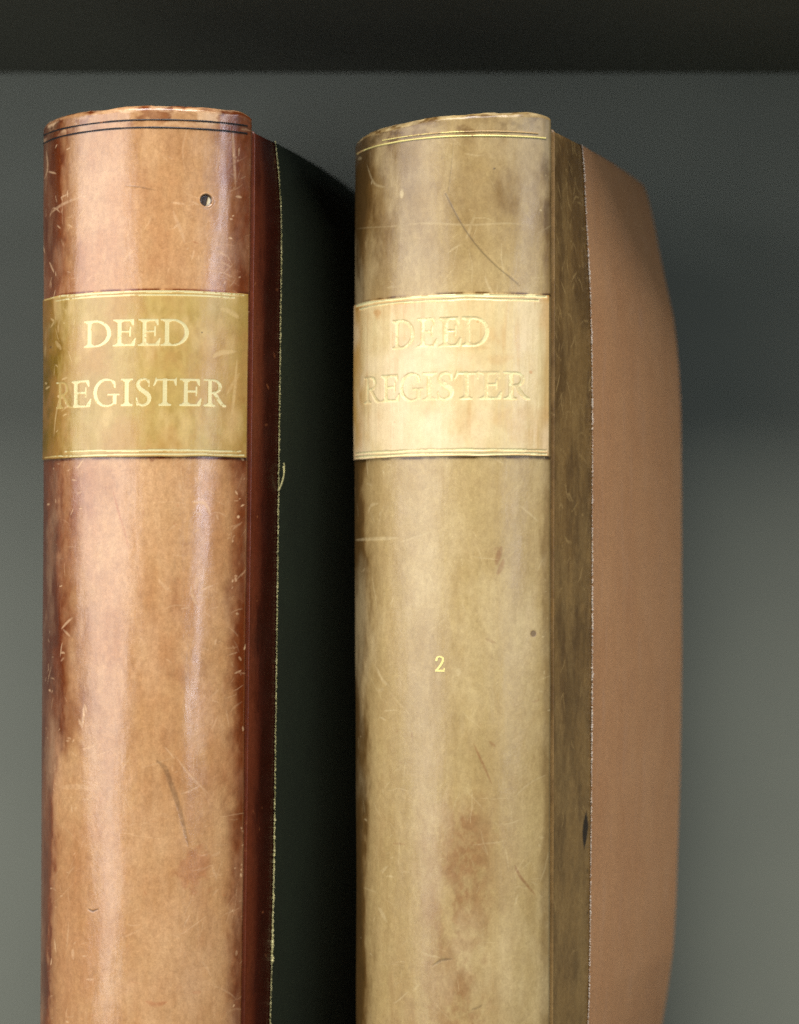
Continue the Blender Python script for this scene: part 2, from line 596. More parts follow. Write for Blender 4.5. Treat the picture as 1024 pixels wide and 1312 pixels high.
def build_spine(bk, mat, paint, step=.00034):
    """curved leather spine with a rolled head and turned-in long edges"""
    re = .0020
    U, R = bk.U, bk.R
    edge = np.linspace(.00035, re * 1.75, 7)
    us = np.concatenate([-U - edge[::-1], np.linspace(-U, U, int(2 * U / step)), U + edge])
    vs_ = np.concatenate([np.linspace(0, .02, 12), np.linspace(.0205, bk.H, int((bk.H - .02) / step))])
    cv = Canvas(us, vs_)
    for n in ('dark', 'scuff', 'stain', 'ink', 'pale', 'disp'):
        cv.layer(n)
    paint(bk, cv)
    Um, Vm = cv.U, cv.V
    uc = np.clip(Um, -U, U)
    top = bk.topz(uc)
    V2 = np.where(Vm > bk.H - .007, (bk.H - .007) + (Vm - (bk.H - .007)) * ((top - bk.H + .007) / .007), Vm)
    off = bk.wavy(uc, Vm) + cv.layers['disp'] - cv.layers['scuff'] * .00004 - cv.layers['ink'] * .00015
    a, b = bk.arc(uc, V2, off)
    ex = np.abs(Um) - U
    sg = np.sign(Um)
    an = np.clip(ex, 0, 1) / re                          # turn-in
    phe = bk.ph
    tu_, nu_ = (math.cos(phe), math.sin(phe)), (math.sin(phe), -math.cos(phe))
    la, lb = np.sin(an) * re, (np.cos(an) - 1) * re
    a = np.where(ex > 0, a + sg * (tu_[0] * la + nu_[0] * lb), a)
    b = np.where(ex > 0, b + (tu_[1] * la + nu_[1] * lb), b)
    P = np.stack([a, b, V2], -1)
    # the head: rolls over towards the text block
    rt = .0036
    rows, at = [], {k: [] for k in cv.layers}
    ca, cb = 0.0, bk.s + .012
    base = P[:, -1]
    d = np.stack([ca - base[:, 0], cb - base[:, 1]], -1)
    d /= np.linalg.norm(d, axis=1)[:, None]
    for t in list(np.linspace(.12, 1, 10) * math.pi / 2):
        q = base.copy()
        sh = rt * (1 - math.cos(t))
        q[:, :2] += d * sh
        q[:, 2] += rt * math.sin(t) * .75
        rows.append(q)
    last = rows[-1]
    for e, dz in ((.002, -.0001), (.004, -.0005), (.006, -.002), (.0062, -.012)):
        q = last.copy()
        q[:, :2] += d * e
        q[:, 2] += dz
        rows.append(q)
    ext = np.stack(rows, 1)
    uu = np.repeat(us[:, None], ext.shape[1], 1)
    ext[..., 2] += (fbm(uu, ext[..., 2] * 0 + np.arange(ext.shape[1])[None] * .0012, .009, .003, bk.seed + 60, 4) - .5) * .0011
    P = np.concatenate([P, ext], 1)
    n_ext = ext.shape[1]
    attrs = {}
    for kname, L in cv.layers.items():
        if kname == 'disp':
            continue
        e = np.repeat(L[:, -1:], n_ext, 1)
        if kname == 'dark':
            e = e * .4 + sstep(.40, .62, fbm(uu, np.arange(n_ext)[None] * .0005 + uu * 0, .006, .004, bk.seed + 71, 4)) * .75
        if kname == 'scuff':
            e = e * .3 + sstep(.48, .66, fbm(uu, np.arange(n_ext)[None] * .0005 + uu * 0, .007, .004, bk.seed + 77, 4)) * .45
        attrs[kname] = np.concatenate([L, e], 1)
    o = link('spine', grid_mesh('spine', P, attrs), mat, bk.root)
    return o


def strip(bk, name, mat, py_mid, px_ref, px0, px1, wpx, wear_fn, off=.00025, parent=None, sag=None, v_mid=None):
    """a tooled line that runs round the spine"""
    v0 = bk.S(px_ref, py_mid)[1] if v_mid is None else v_mid
    u0, u1 = bk.S(px0, py_mid)[0], bk.S(px1, py_mid)[0]
    us = np.linspace(u0, u1, 320)
    hw = wpx * .000342 / 2
    prof = np.array([-1, -.8, .8, 1]) * hw
    Um, Vp = np.meshgrid(us, prof, indexing='ij')
    wob = (fbm(us, us * 0, .03, 1, bk.seed + 200 + int(py_mid), 3) - .5) * .0004
    thin = .7 + .6 * fbm(us, us * 0, .006, 1, bk.seed + 300 + int(py_mid), 3)
    V = v0 + wob[:, None] + Vp * thin[:, None]
    if sag is not None:
        V = V + sag(us)[:, None]
    V2 = V
    offs = bk.wavy(Um, V) + np.where(np.abs(Vp) > hw * .9, -.0002, off)
    a, b = bk.arc(Um, V2, offs)
    P = np.stack([a, b, V2], -1)
    wear = np.clip(wear_fn(Um, V), -1, 2)
    return link(name, grid_mesh(name, P, {'wear': wear}), mat, parent or bk.root)


def build_label(bk, mat, gmat, py0, py1, px_ref, lines, rules, paint, depth, wear_fn, edge=(0, 0), step=.00023):
    """leather title panel: a fine height field; the cells inside each letter and rule are pieces of their own"""
    v0, v1 = bk.S(px_ref, py1)[1], bk.S(px_ref, py0)[1]
    uL, uR = -bk.U + edge[0], bk.U - edge[1]
    us = np.linspace(uL, uR, int((uR - uL) / step))
    vs_ = np.linspace(v0, v1, int((v1 - v0) / step))
    cv = Canvas(us, vs_)
    for n in ('dark', 'scuff', 'stain', 'ink', 'pale', 'disp'):
        cv.layer(n)
    paint(bk, cv, v0, v1)
    U, V = cv.U, cv.V
    owner = np.full(U.shape, -1)
    cover = np.zeros(U.shape)
    names = []
    for text, boxes, yt, yb in lines:
        xr = sum(boxes[len(boxes) // 2]) / 2
        lt, lb = bk.S(xr, yt)[1], bk.S(xr, yb)[1]
        for ch, (x0, x1) in zip(text, boxes):
            ym = (yt + yb) / 2
            a0, a1 = bk.S(x0, ym)[0], bk.S(x1, ym)[0]
            i0, i1 = np.searchsorted(us, [a0 - .0008, a1 + .0008])
            j0, j1 = np.searchsorted(vs_, [lb - .0008, lt + .0012])
            c = np.zeros(U.shape)
            c[i0:i1, j0:j1] = coverage(ch, U[i0:i1, j0:j1], V[i0:i1, j0:j1], a0, a1, lb, lt)
            owner[c >= .5] = len(names)
            cover = np.maximum(cover, c)
            names.append('gilt_letter')
    for py, wpx, x0, x1 in rules:
        vm = bk.S(px_ref, py)[1] + (fbm(U, U * 0, .02, 1, bk.seed + int(py), 3) - .5) * .0006
        hw = wpx * .000342 / 2 * (.7 + .6 * fbm(U, U * 0, .008, 1, bk.seed + 5 + int(py), 3))
        a0, a1 = bk.S(x0, py)[0], bk.S(x1, py)[0]
        c = ((np.abs(V - vm) < hw) & (U > a0) & (U < a1)).astype(float)
        owner[(c > .5) & (owner < 0)] = len(names)
        cover = np.maximum(cover, c)
        names.append('gilt_rule')
    sink = blur(cover, 3)
    off = .00060 + bk.wavy(U, V) - depth * sink * (.35 + 1.1 * fbm(U, V, .008, .008, bk.seed + 33, 3)) + cv.layers['disp'] - cv.layers['scuff'] * .00003
    off = off + (blur(cover, 9) - sink) * depth * .25     # leather swells round the impression
    # outline: slightly wandering edges, turned down at the rim
    ed0 = (fbm(U, U * 0, .02, 1, bk.seed + 21, 3) - .5) * .0009
    V2 = V + ed0 * np.clip(1 - (V - v0) / .004, 0, 1) + ed0[::-1] * np.clip(1 - (v1 - V) / .004, 0, 1)
    rim = np.zeros(U.shape, bool)
    rim[0] = rim[-1] = True
    rim[:, 0] = rim[:, -1] = True
    off = np.where(rim, -.0004, off)
    P = bk.to_local(U, V2, off)
    wear = np.clip(wear_fn(bk, U, V), -1, 2)
    at = {k_: cv.layers[k_] for k_ in ('dark', 'scuff', 'stain', 'ink', 'pale')}
    at['wear'] = wear
    fo = owner[:-1, :-1]
    lab = link('title_label', grid_mesh('title_label', P, at, fo < 0), mat, bk.root)
    for i, nm in enumerate(names):
        fm = fo == i
        if fm.any():
            link(nm, grid_mesh(nm, P, {'wear': wear}, fm), gmat, lab)
    return lab


def board_curve(ts, al0, al1, tsil, th, side):
    """plan of a bowed board from the joint back: lateral a and depth b, local"""
    al = np.radians(al0 + (al1 - al0) * np.clip(ts / tsil, 0, 1.25)) - th * (1 if side > 0 else 1)
    dt = np.gradient(ts)
    da = np.cumsum(np.sin(al) * dt)
    db = np.cumsum(np.cos(al) * dt)
    return da - da[0], db - db[0], al


def build_cover(bk, side, al0, al1, tsil, tlen, seam, zt, inset, mats, frayed, paint=None, p_in=1.0):
    """one board: card core, leather strip at the joint, cloth over the rest, frayed edge where they meet"""
    ts = np.linspace(0, tlen, 520)
    if side > 0:
        da, db, al = board_curve(ts, al0, al1, tsil, bk.th, 1)
    else:
        da, db, al = np.zeros_like(ts), ts.copy(), np.zeros_like(ts)
    jb = bk.s + .0030

    def surf(t, z, off):
        zz = np.clip(z, 0, zt)
        kk, cc = bk.k(zz)
        a = bk.hw * kk * side + cc - side * .0006
        ins = inset(zz) * (np.clip(t, 0, tlen) / tsil) ** p_in
        A = np.interp(t, ts, da)
        B = np.interp(t, ts, db)
        an = np.interp(t, ts, al)
        return np.stack([a + side * (A - ins + off * np.cos(an)), jb + B - off * np.sin(an) * side + 0 * z, z + 0 * t], -1)

    zs = np.concatenate([np.linspace(0, zt - .03, 90), np.linspace(zt - .029, zt, 24)])
    core = bpy.data.objects
    # card core, 4 mm
    tt = np.linspace(.0012, tlen - .0006, 60)
    zc = np.linspace(.0006, zt - .0006, 60)
    T, Z = np.meshgrid(tt, zc, indexing='ij')
    outer, inner = surf(T, Z, -.0006), surf(T, Z, -.0040)
    nu, nv = T.shape
    q = grid_quads(nu, nv).reshape(-1, 4)
    idx = np.arange(nu * nv).reshape(nu, nv)
    ring = np.concatenate([idx[:, 0], idx[-1, 1:], idx[-2::-1, -1], idx[0, -2:0:-1]])
    r2 = np.roll(ring, -1)
    side_q = np.stack([ring, r2, r2 + nu * nv, ring + nu * nv], -1)
    me = mesh_np('cover_board', np.concatenate([outer.reshape(-1, 3), inner.reshape(-1, 3)]),
                 np.concatenate([q[:, ::-1], q + nu * nv, side_q]), None, False)
    cov = link('cover_board', me, M['board'], bk.root)

    def sheet(name, t0, t1, nt, off, mat, bead=False, painted=None, wrap_end=False):
        tl = np.linspace(t0, t1, nt)
        nz = 620 if painted else 150
        zl = np.concatenate([np.linspace(0, zt - .004, nz), zt - .004 + .004 * np.sin(np.linspace(.05, 1, 9) * math.pi / 2)])
        cvs = Canvas(tl, zl)
        for n_ in ('dark', 'scuff', 'stain', 'ink', 'pale', 'disp'):
            cvs.layer(n_)
        if painted:
            painted(bk, cvs, t0, t1, zt)
        T, Z = cvs.U, cvs.V
        o_ = np.full(T.shape, off) + cvs.layers['disp']
        kz = np.clip((Z - (zt - .0025)) / .0025, 0, 1)
        o_ = o_ - .0016 * (1 - np.sqrt(np.clip(1 - kz ** 2, 0, 1)))
        if bead:                                          # groove and ridge along the joint
            o_ = o_ + .0014 * np.exp(-((T - .0020) / .0006) ** 2) - .0012 * np.exp(-((T - .0002) / .0009) ** 2)
        if wrap_end:
            kt = np.clip((T - (t1 - .002)) / .002, 0, 1)
            o_ = o_ - .0014 * (1 - np.sqrt(np.clip(1 - kt ** 2, 0, 1)))
        P = surf(T, Z, o_)
        ext = [surf(T[:, -1], Z[:, -1] * 0 + zt + dz, o_[:, -1] - dd) for dz, dd in ((.0003, .0008), (.0003, .0022), (-.0004, .0034), (-.012, .0036))]
        ext = [np.concatenate([e[:, :2], (zt + dz + 0 * e[:, :1])], 1) for e, dz in zip(ext, (.0003, .0003, -.0004, -.012))]
        P = np.concatenate([P, np.stack(ext, 1)], 1)
        at = {k_: np.concatenate([L, np.repeat(L[:, -1:], 4, 1)], 1) for k_, L in cvs.layers.items() if k_ != 'disp'}
        return link(name, grid_mesh(name, P, at, None, side < 0), mat, cov)

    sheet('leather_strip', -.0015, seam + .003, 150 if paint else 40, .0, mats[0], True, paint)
    sheet('cloth_panel', seam, tlen, 160, .00045, mats[1], False, None, True)
    if frayed:
        rnd = random.Random(bk.seed)
        co, fs = [], []
        z = .001
        while z < zt - .0005:
            r = rnd.uniform(.00018, .00046) * frayed(z, rnd)
            if r > 0:
                jt = rnd.gauss(0, .00016)
                c = surf(np.array(seam + jt), np.array(z), .0006 + r * .3)
                n0 = len(co)
                for d in ((1, 0, 0), (-1, 0, 0), (0, 1, 0), (0, -1, 0), (0, 0, 1.5), (0, 0, -1.5)):
                    co.append([c[i] + d[i] * r * rnd.uniform(.7, 1.3) for i in range(3)])
                for f in ((0, 2, 4), (2, 1, 4), (1, 3, 4), (3, 0, 4), (2, 0, 5), (1, 2, 5), (3, 1, 5), (0, 3, 5)):
                    fs.append([n0 + k_ for k_ in f])
            z += rnd.uniform(.0003, .0007)
        me = bpy.data.meshes.new('frayed_edge')
        me.from_pydata(co, [], fs)
        fo = link('frayed_edge', me, mats[2], cov)
        fo['kind'] = 'stuff'
    return cov, surf


def tube(name, pts, r, mat, parent):
    """a thin thread along a polyline"""
    co, fs = [], []
    pts = [np.array(p) for p in pts]
    for i, p in enumerate(pts):
        t = pts[min(i + 1, len(pts) - 1)] - pts[max(i - 1, 0)]
        t = t / np.linalg.norm(t)
        x = np.cross(t, (0.3, 1, 0.2))
        x /= np.linalg.norm(x)
        y = np.cross(t, x)
        rr = r * (1 - .6 * i / (len(pts) - 1))
        for k_ in range(6):
            a_ = k_ * math.pi / 3
            co.append(p + (x * math.cos(a_) + y * math.sin(a_)) * rr)
    for i in range(len(pts) - 1):
        for k_ in range(6):
            fs.append([i * 6 + k_, i * 6 + (k_ + 1) % 6, i * 6 + 6 + (k_ + 1) % 6, i * 6 + 6 + k_])
    me = bpy.data.meshes.new(name)
    me.from_pydata([tuple(c) for c in co], [], fs)
    for p in me.polygons:
        p.use_smooth = True
    return link(name, me, mat, parent)


def build_pages(bk, right, depth, top):
    """text block between the boards: rounded back, swelling a little to the fore edge"""
    n = 40
    hwp = bk.hw - .006
    prof = [(x, bk.s * (.25 + .75 * (x / hwp) ** 2) + .004) for x in np.linspace(-hwp, hwp, n)]
    prof += [(hwp + (right - hwp) * q, bk.s + .01 + (depth - bk.s - .01) * q) for q in (.4, .8, .97)] + [(right - .004, depth)]
    prof += [(-hwp + .004, depth), (-hwp, depth - .004)]
    m = len(prof)
    co = [(a, b, .004) for a, b in prof] + [(a, b, top - .004 - .016 * (b / depth) ** 5) for a, b in prof]
    cx = sum(a for a, b in prof) / m
    cb = sum(b for a, b in prof) / m
    co += [(cx + (a - cx) * .97, cb + (b - cb) * .985, top - .013 * (b / depth) ** 5) for a, b in prof]
    fs = []
    for k_ in (0, m):
        fs += [[k_ + i, k_ + (i + 1) % m, k_ + m + (i + 1) % m, k_ + m + i] for i in range(m)]
    fs += [list(range(m))[::-1], list(range(2 * m, 3 * m))]
    me = bpy.data.meshes.new('page_block')
    me.from_pydata(co, [], fs)
    return link('page_block', me, M['paper'], bk.root)


# ================================================================== the left register: tan spine, green cloth
PXM = .000342
H_L = CAMZ + (HZ - 137) / FPX * .893 - .0028
A = Book('deed_register', -.12108, .89054, 13, .04812, .02406, H_L, .0085, .085, 100)
A.root['label'] = 'tan brown leather register with green cloth sides and gilt lettered buff label'
A.root['category'] = 'book'
A.root['group'] = 'old leather registers on the shelf'


def paint_tan(bk, cv):
    U, V = cv.U, cv.V
    rnd = random.Random(11)
    sv = lambda py: bk.S(200, py)[1]
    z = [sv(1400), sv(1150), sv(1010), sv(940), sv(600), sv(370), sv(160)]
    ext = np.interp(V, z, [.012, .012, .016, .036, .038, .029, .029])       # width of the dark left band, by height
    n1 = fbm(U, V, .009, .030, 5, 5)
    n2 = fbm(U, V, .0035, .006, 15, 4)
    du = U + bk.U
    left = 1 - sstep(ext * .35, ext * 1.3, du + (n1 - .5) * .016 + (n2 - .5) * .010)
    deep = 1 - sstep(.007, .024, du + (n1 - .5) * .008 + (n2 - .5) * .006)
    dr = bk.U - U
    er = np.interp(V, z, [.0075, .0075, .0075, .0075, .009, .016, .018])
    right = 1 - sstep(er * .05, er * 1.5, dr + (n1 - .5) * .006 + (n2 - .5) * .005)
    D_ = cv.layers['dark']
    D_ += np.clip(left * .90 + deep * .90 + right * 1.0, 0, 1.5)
    D_ += sstep(.46, .76, fbm(U, V, .018, .035, 25, 7, .62)) * .16
    cv.layers['stain'] += sstep(.44, .74, fbm(U, V, .022, .05, 35, 7, .62)) * .24
    cv.layers['scuff'] += sstep(.42, .78, fbm(U, V, .020, .050, 45, 7, .62)) * .26
    for py in (371, 586.5):
        vb = bk.S(190, py)[1]
        cv.layers['dark'] += 1.1 * np.exp(-((V - vb) / .00055) ** 2) * sstep(.3, .6, fbm(U, V, .006, .01, 58, 4))
    # the mottled head above the tooled lines
    hd = sstep(bk.S(190, 168)[1], bk.S(190, 150)[1], V)
    cv.layers['dark'] += hd * sstep(.42, .6, fbm(U, V, .008, .004, 55, 4)) * .6
    cv.layers['scuff'] += hd * sstep(.48, .64, fbm(U, V, .009, .004, 65, 5)) * .65
    # scuffs
    random_scuffs(bk, cv, 200, 57, 112, 170, 1312, rnd, lmin=6, lmax=30)
    random_scuffs(bk, cv, 80, 57, 80, 170, 1312, rnd, lmin=4, lmax=16, wpx=(.4, .9))
    random_scuffs(bk, cv, 230, 215, 310, 180, 1000, rnd, lmin=4, lmax=30, wpx=(.4, 1.0), val=(.12, .5))
    random_scuffs(bk, cv, 160, 60, 310, 180, 1312, rnd, 'stain', lmin=3, lmax=18, wpx=(.4, 1.2), val=(.15, .5))
    random_scuffs(bk, cv, 90, 80, 300, 180, 1312, rnd, lmin=8, lmax=45, wpx=(.4, .9), val=(.1, .4))
    random_scuffs(bk, cv, 70, 296, 314, 160, 1300, rnd, lmin=3, lmax=12, wpx=(.6, 1.6), val=(.3, .9))
    random_scuffs(bk, cv, 420, 57, 314, 175, 1312, rnd, lmin=10, lmax=70, wpx=(.3, .55), val=(.12, .42))
    for pts, wd, v in (([(270, 660), (262, 645), (246, 643)], 1.2, .8), ([(245, 750), (247, 765), (252, 775)], 1.4, .7),
                       ([(78, 806), (86, 797), (93, 791)], 1.2, .7), ([(80, 806), (90, 816)], 1.1, .6), ([(60, 190), (62, 215), (58, 230)], 2, .7),
                       ([(64, 275), (80, 262), (112, 250)], 1.3, .6), ([(70, 1010), (100, 1008), (130, 1012)], 2.4, .35),
                       ([(222, 965), (245, 995), (268, 1018)], 1.0, .5), ([(298, 165), (302, 240)], 1.5, .5)):
        cv.stroke('scuff', catmull(bk.P(pts), 5), wd * PXM, v * .75, soft=.9)
    # marks
    cv.stroke('ink', bk.P([(160, 238), (180, 240), (200, 244)]), .9 * PXM, .35)
    cv.stroke('stain', bk.P([(144, 628), (150, 650), (162, 690), (165, 705)]), 1.3 * PXM, .8)
    cv.stroke('ink', bk.P([(200, 974), (212, 985), (222, 1012), (230, 1036), (242, 1085)]), 2.4 * PXM, .38, soft=.9)
    cv.stroke('ink', bk.P([(112, 1165), (118, 1168), (126, 1165)]), 1.1 * PXM, .6)
    cv.stroke('stain', bk.P([(186, 1283), (200, 1288), (214, 1284)]), 2.6 * PXM, .8)
    cv.stroke('stain', bk.P([(246, 1272), (258, 1271)]), 2.0 * PXM, .6)
    cv.blob('dark', bk.S(240, 697), 14 * PXM, 8 * PXM, .3, 3, .9, .9)
    cv.blob('dark', bk.S(235, 860), 30 * PXM, 22 * PXM, .25, 4, .9, .9)
    cv.blob('dark', bk.S(225, 770), 8 * PXM, 34 * PXM, .3, 6, .9, .9)
    cv.blob('dark', bk.S(195, 588), 4.5 * PXM, 5 * PXM, .7, 5, .2)
    cv.blob('stain', bk.S(250, 1110), 26 * PXM, 30 * PXM, .5, 8, .9)
    # a small puncture with the pale lining showing on its right
    u, v = bk.S(264.5, 256.5)
    r = np.hypot(U - u, V - v)
    hole = 1 - sstep(7.2 * PXM, 8.4 * PXM, r)
    cv.layers['disp'] -= hole * .0007
    cv.layers['ink'] = np.maximum(cv.layers['ink'], hole * .93)
    cres = hole * sstep(1.0 * PXM, 2.2 * PXM, (U - u) * .97 + (V - v) * -.22 - .0002) * (1 - sstep(5.8 * PXM, 6.8 * PXM, r))
    cv.layers['ink'] *= 1 - cres
    cv.layers['pale'] = np.maximum(cv.layers['pale'], cres * .95)
    cv.layers['disp'] += (1 - sstep(8.2 * PXM, 11 * PXM, r)) * sstep(6.8 * PXM, 8.4 * PXM, r) * .0002


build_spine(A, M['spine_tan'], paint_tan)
wl = lambda s_, base: (lambda U, V: base + (fbm(U, V, .010, .01, s_, 4) - .5) * 1.1)
vtop = A.S(190, 153)[1]
strip(A, 'tooled_line', M['ink'], 153, 190, 57, 317, 2.1, wl(401, .14))
strip(A, 'tooled_line', M['ink'], 163, 190, 57, 317, 2.3, wl(402, .12))


def paint_label_tan(bk, cv, v0, v1):
    U, V = cv.U, cv.V
    rnd = random.Random(21)
    du = U + bk.U
    n1 = fbm(U, V, .006, .02, 205, 5)
    n2 = fbm(U, V, .002, .003, 215, 4)
    D_ = cv.layers['dark']
    D_ += np.clip(1 - sstep(.014, .032, du + (n1 - .5) * .014 + (n2 - .5) * .005), 0, 1) * 1.0
    D_ += (1 - sstep(.003, .016, du + (n1 - .5) * .010)) * .45
    D_ += (1 - sstep(.001, .009, bk.U - U + (n1 - .5) * .006)) * .45
    D_ += sstep(.58, .75, fbm(U, V, .004, .006, 225, 4)) * .18
    cv.layers['stain'] += sstep(.42, .75, fbm(U, V, .018, .022, 235, 7, .6)) * .35
    cv.layers['scuff'] += sstep(.55, .78, fbm(U, V, .010, .02, 245, 4)) * .3
    random_scuffs(bk, cv, 26, 58, 95, 385, 580, rnd, lmin=8, lmax=34, val=(.25, .6))
    random_scuffs(bk, cv, 14, 255, 308, 390, 575, rnd, lmin=14, lmax=40, wpx=(.8, 2), val=(.15, .4))
    for pts, wd, v in (([(272, 458), (282, 452), (303, 450)], 2.2, .55), ([(303, 460), (300, 500), (293, 560)], 1.5, .5),
                       ([(282, 395), (296, 400), (306, 408)], 2.5, .45), ([(290, 505), (300, 488), (306, 478)], 1.8, .4),
                       ([(66, 420), (70, 412), (66, 408)], 1.2, .6), ([(70, 560), (73, 530), (80, 500)], 1.1, .55)):
        cv.stroke('scuff', catmull(bk.P(pts), 5), wd * PXM, v * .75, soft=.9)
    cv.blob('ink', bk.S(66, 445), 4 * PXM, 2 * PXM, .5, 31, .3)
    cv.blob('ink', bk.S(258.5, 426), 1.3 * PXM, 1.3 * PXM, .6, 32, .2)


def wear_tan(bk, U, V):
    w_ = .10 + (fbm(U, V, .005, .006, 305, 5, .6) - .5) * 1.3
    ur = bk.S(93, 503)[0]
    w_ = w_ + .62 * (1 - sstep(ur - .002, ur + .004, U))
    ul, vl = bk.S(280, 505)
    w_ = w_ + .42 * np.exp(-((U - ul) / .004) ** 2 - ((V - vl) / .004) ** 2)
    u2, v2 = bk.S(190, 428)
    w_ = w_ + .25 * np.exp(-((U - u2) / .003) ** 2 - ((V - v2) / .004) ** 2)
    edge = np.minimum(U + bk.U, bk.U - U)
    return w_ + .45 * (1 - sstep(.004, .016, edge))


build_label(A, M['label_tan'], M['gilt_bright'], 371.5, 585.5, 190,
            [('DEED', [(108.5, 143), (145, 174), (176.5, 205.5), (206, 241.5)], 409, 443.5),
             ('REGISTER', [(73, 93), (91, 118), (120.5, 153.5), (155, 170), (173.5, 193), (196, 226), (229.5, 258), (260.5, 289)], 485.5, 520)],
            [(373.5, 2.2, 58, 312), (378.5, 2.0, 72, 300), (577.0, 2.2, 84, 308), (582.5, 1.8, 58, 312)],
            paint_label_tan, .00008, wear_tan)

zt_L = CAMZ + (HZ - 166) / FPX * .905


def inset_L(z):
    d = np.clip((z - (zt_L - .05)) / .05, 0, 1)
    e = np.clip((.16 - z) / .16, 0, 1)
    return .022 * d ** 2.0 + .014 * e ** 1.6


def paint_side_tan(bk, cv, t0, t1, zt):
    U, V = cv.U, cv.V
    rnd = random.Random(5)
    cv.layers['dark'] += sstep(.42, .75, fbm(U, V, .010, .04, 505, 7, .62)) * .5
    cv.layers['dark'] += sstep(.003, .021, U) * 1.35  # painted shade of the neighbouring book: strip darkens back towards the seam
    for _ in range(30):
        u, v = rnd.uniform(0, t1), rnd.uniform(.03, zt)
        an = rnd.uniform(0, 3)
        ln = rnd.uniform(.001, .004)
        cv.stroke('scuff', [(u, v), (u + math.cos(an) * ln, v + math.sin(an) * ln)], .00025, rnd.uniform(.3, .8))


def fray_L(z, rnd):
    zc = CAMZ + (HZ - 1215) / FPX * .93
    f = .75
    if abs(z - zc) < .006:
        f = rnd.uniform(1.2, 2.2)
    elif zc < z < zc + .06:
        f = rnd.uniform(.9, 1.3)
    return f


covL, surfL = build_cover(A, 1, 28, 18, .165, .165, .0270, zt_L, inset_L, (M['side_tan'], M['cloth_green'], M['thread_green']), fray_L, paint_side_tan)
zth = CAMZ + (HZ - 628) / FPX * .93
for k_, (h, r_) in enumerate(((.0125, .0016), (.011, .0009))):
    tube('loose_thread', [surfL(np.array(.0270 + .0002 + r_ * q * q), np.array(zth + h * q), .0008 + .0022 * math.sin(q * 2.4)) for q in np.linspace(0, 1, 9)],
         .00035, M['thread_green'], covL)
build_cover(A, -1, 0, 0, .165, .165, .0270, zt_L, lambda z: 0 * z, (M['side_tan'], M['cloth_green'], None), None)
build_pages(A, A.hw - .016, .180, zt_L - .006)

# ================================================================== the right register: straw spine, red brown cloth
H_R = CAMZ + (HZ - 148) / FPX * .893 - .0028
B = Book('deed_register', .013179, .894097, 24, .047162, .023581, H_R, .001, .03, 300)
B.tilt = .0022
B.root['label'] = 'straw coloured leather register numbered 2 with red brown cloth side and cream label'
B.root['category'] = 'book'
B.root['group'] = 'old leather registers on the shelf'


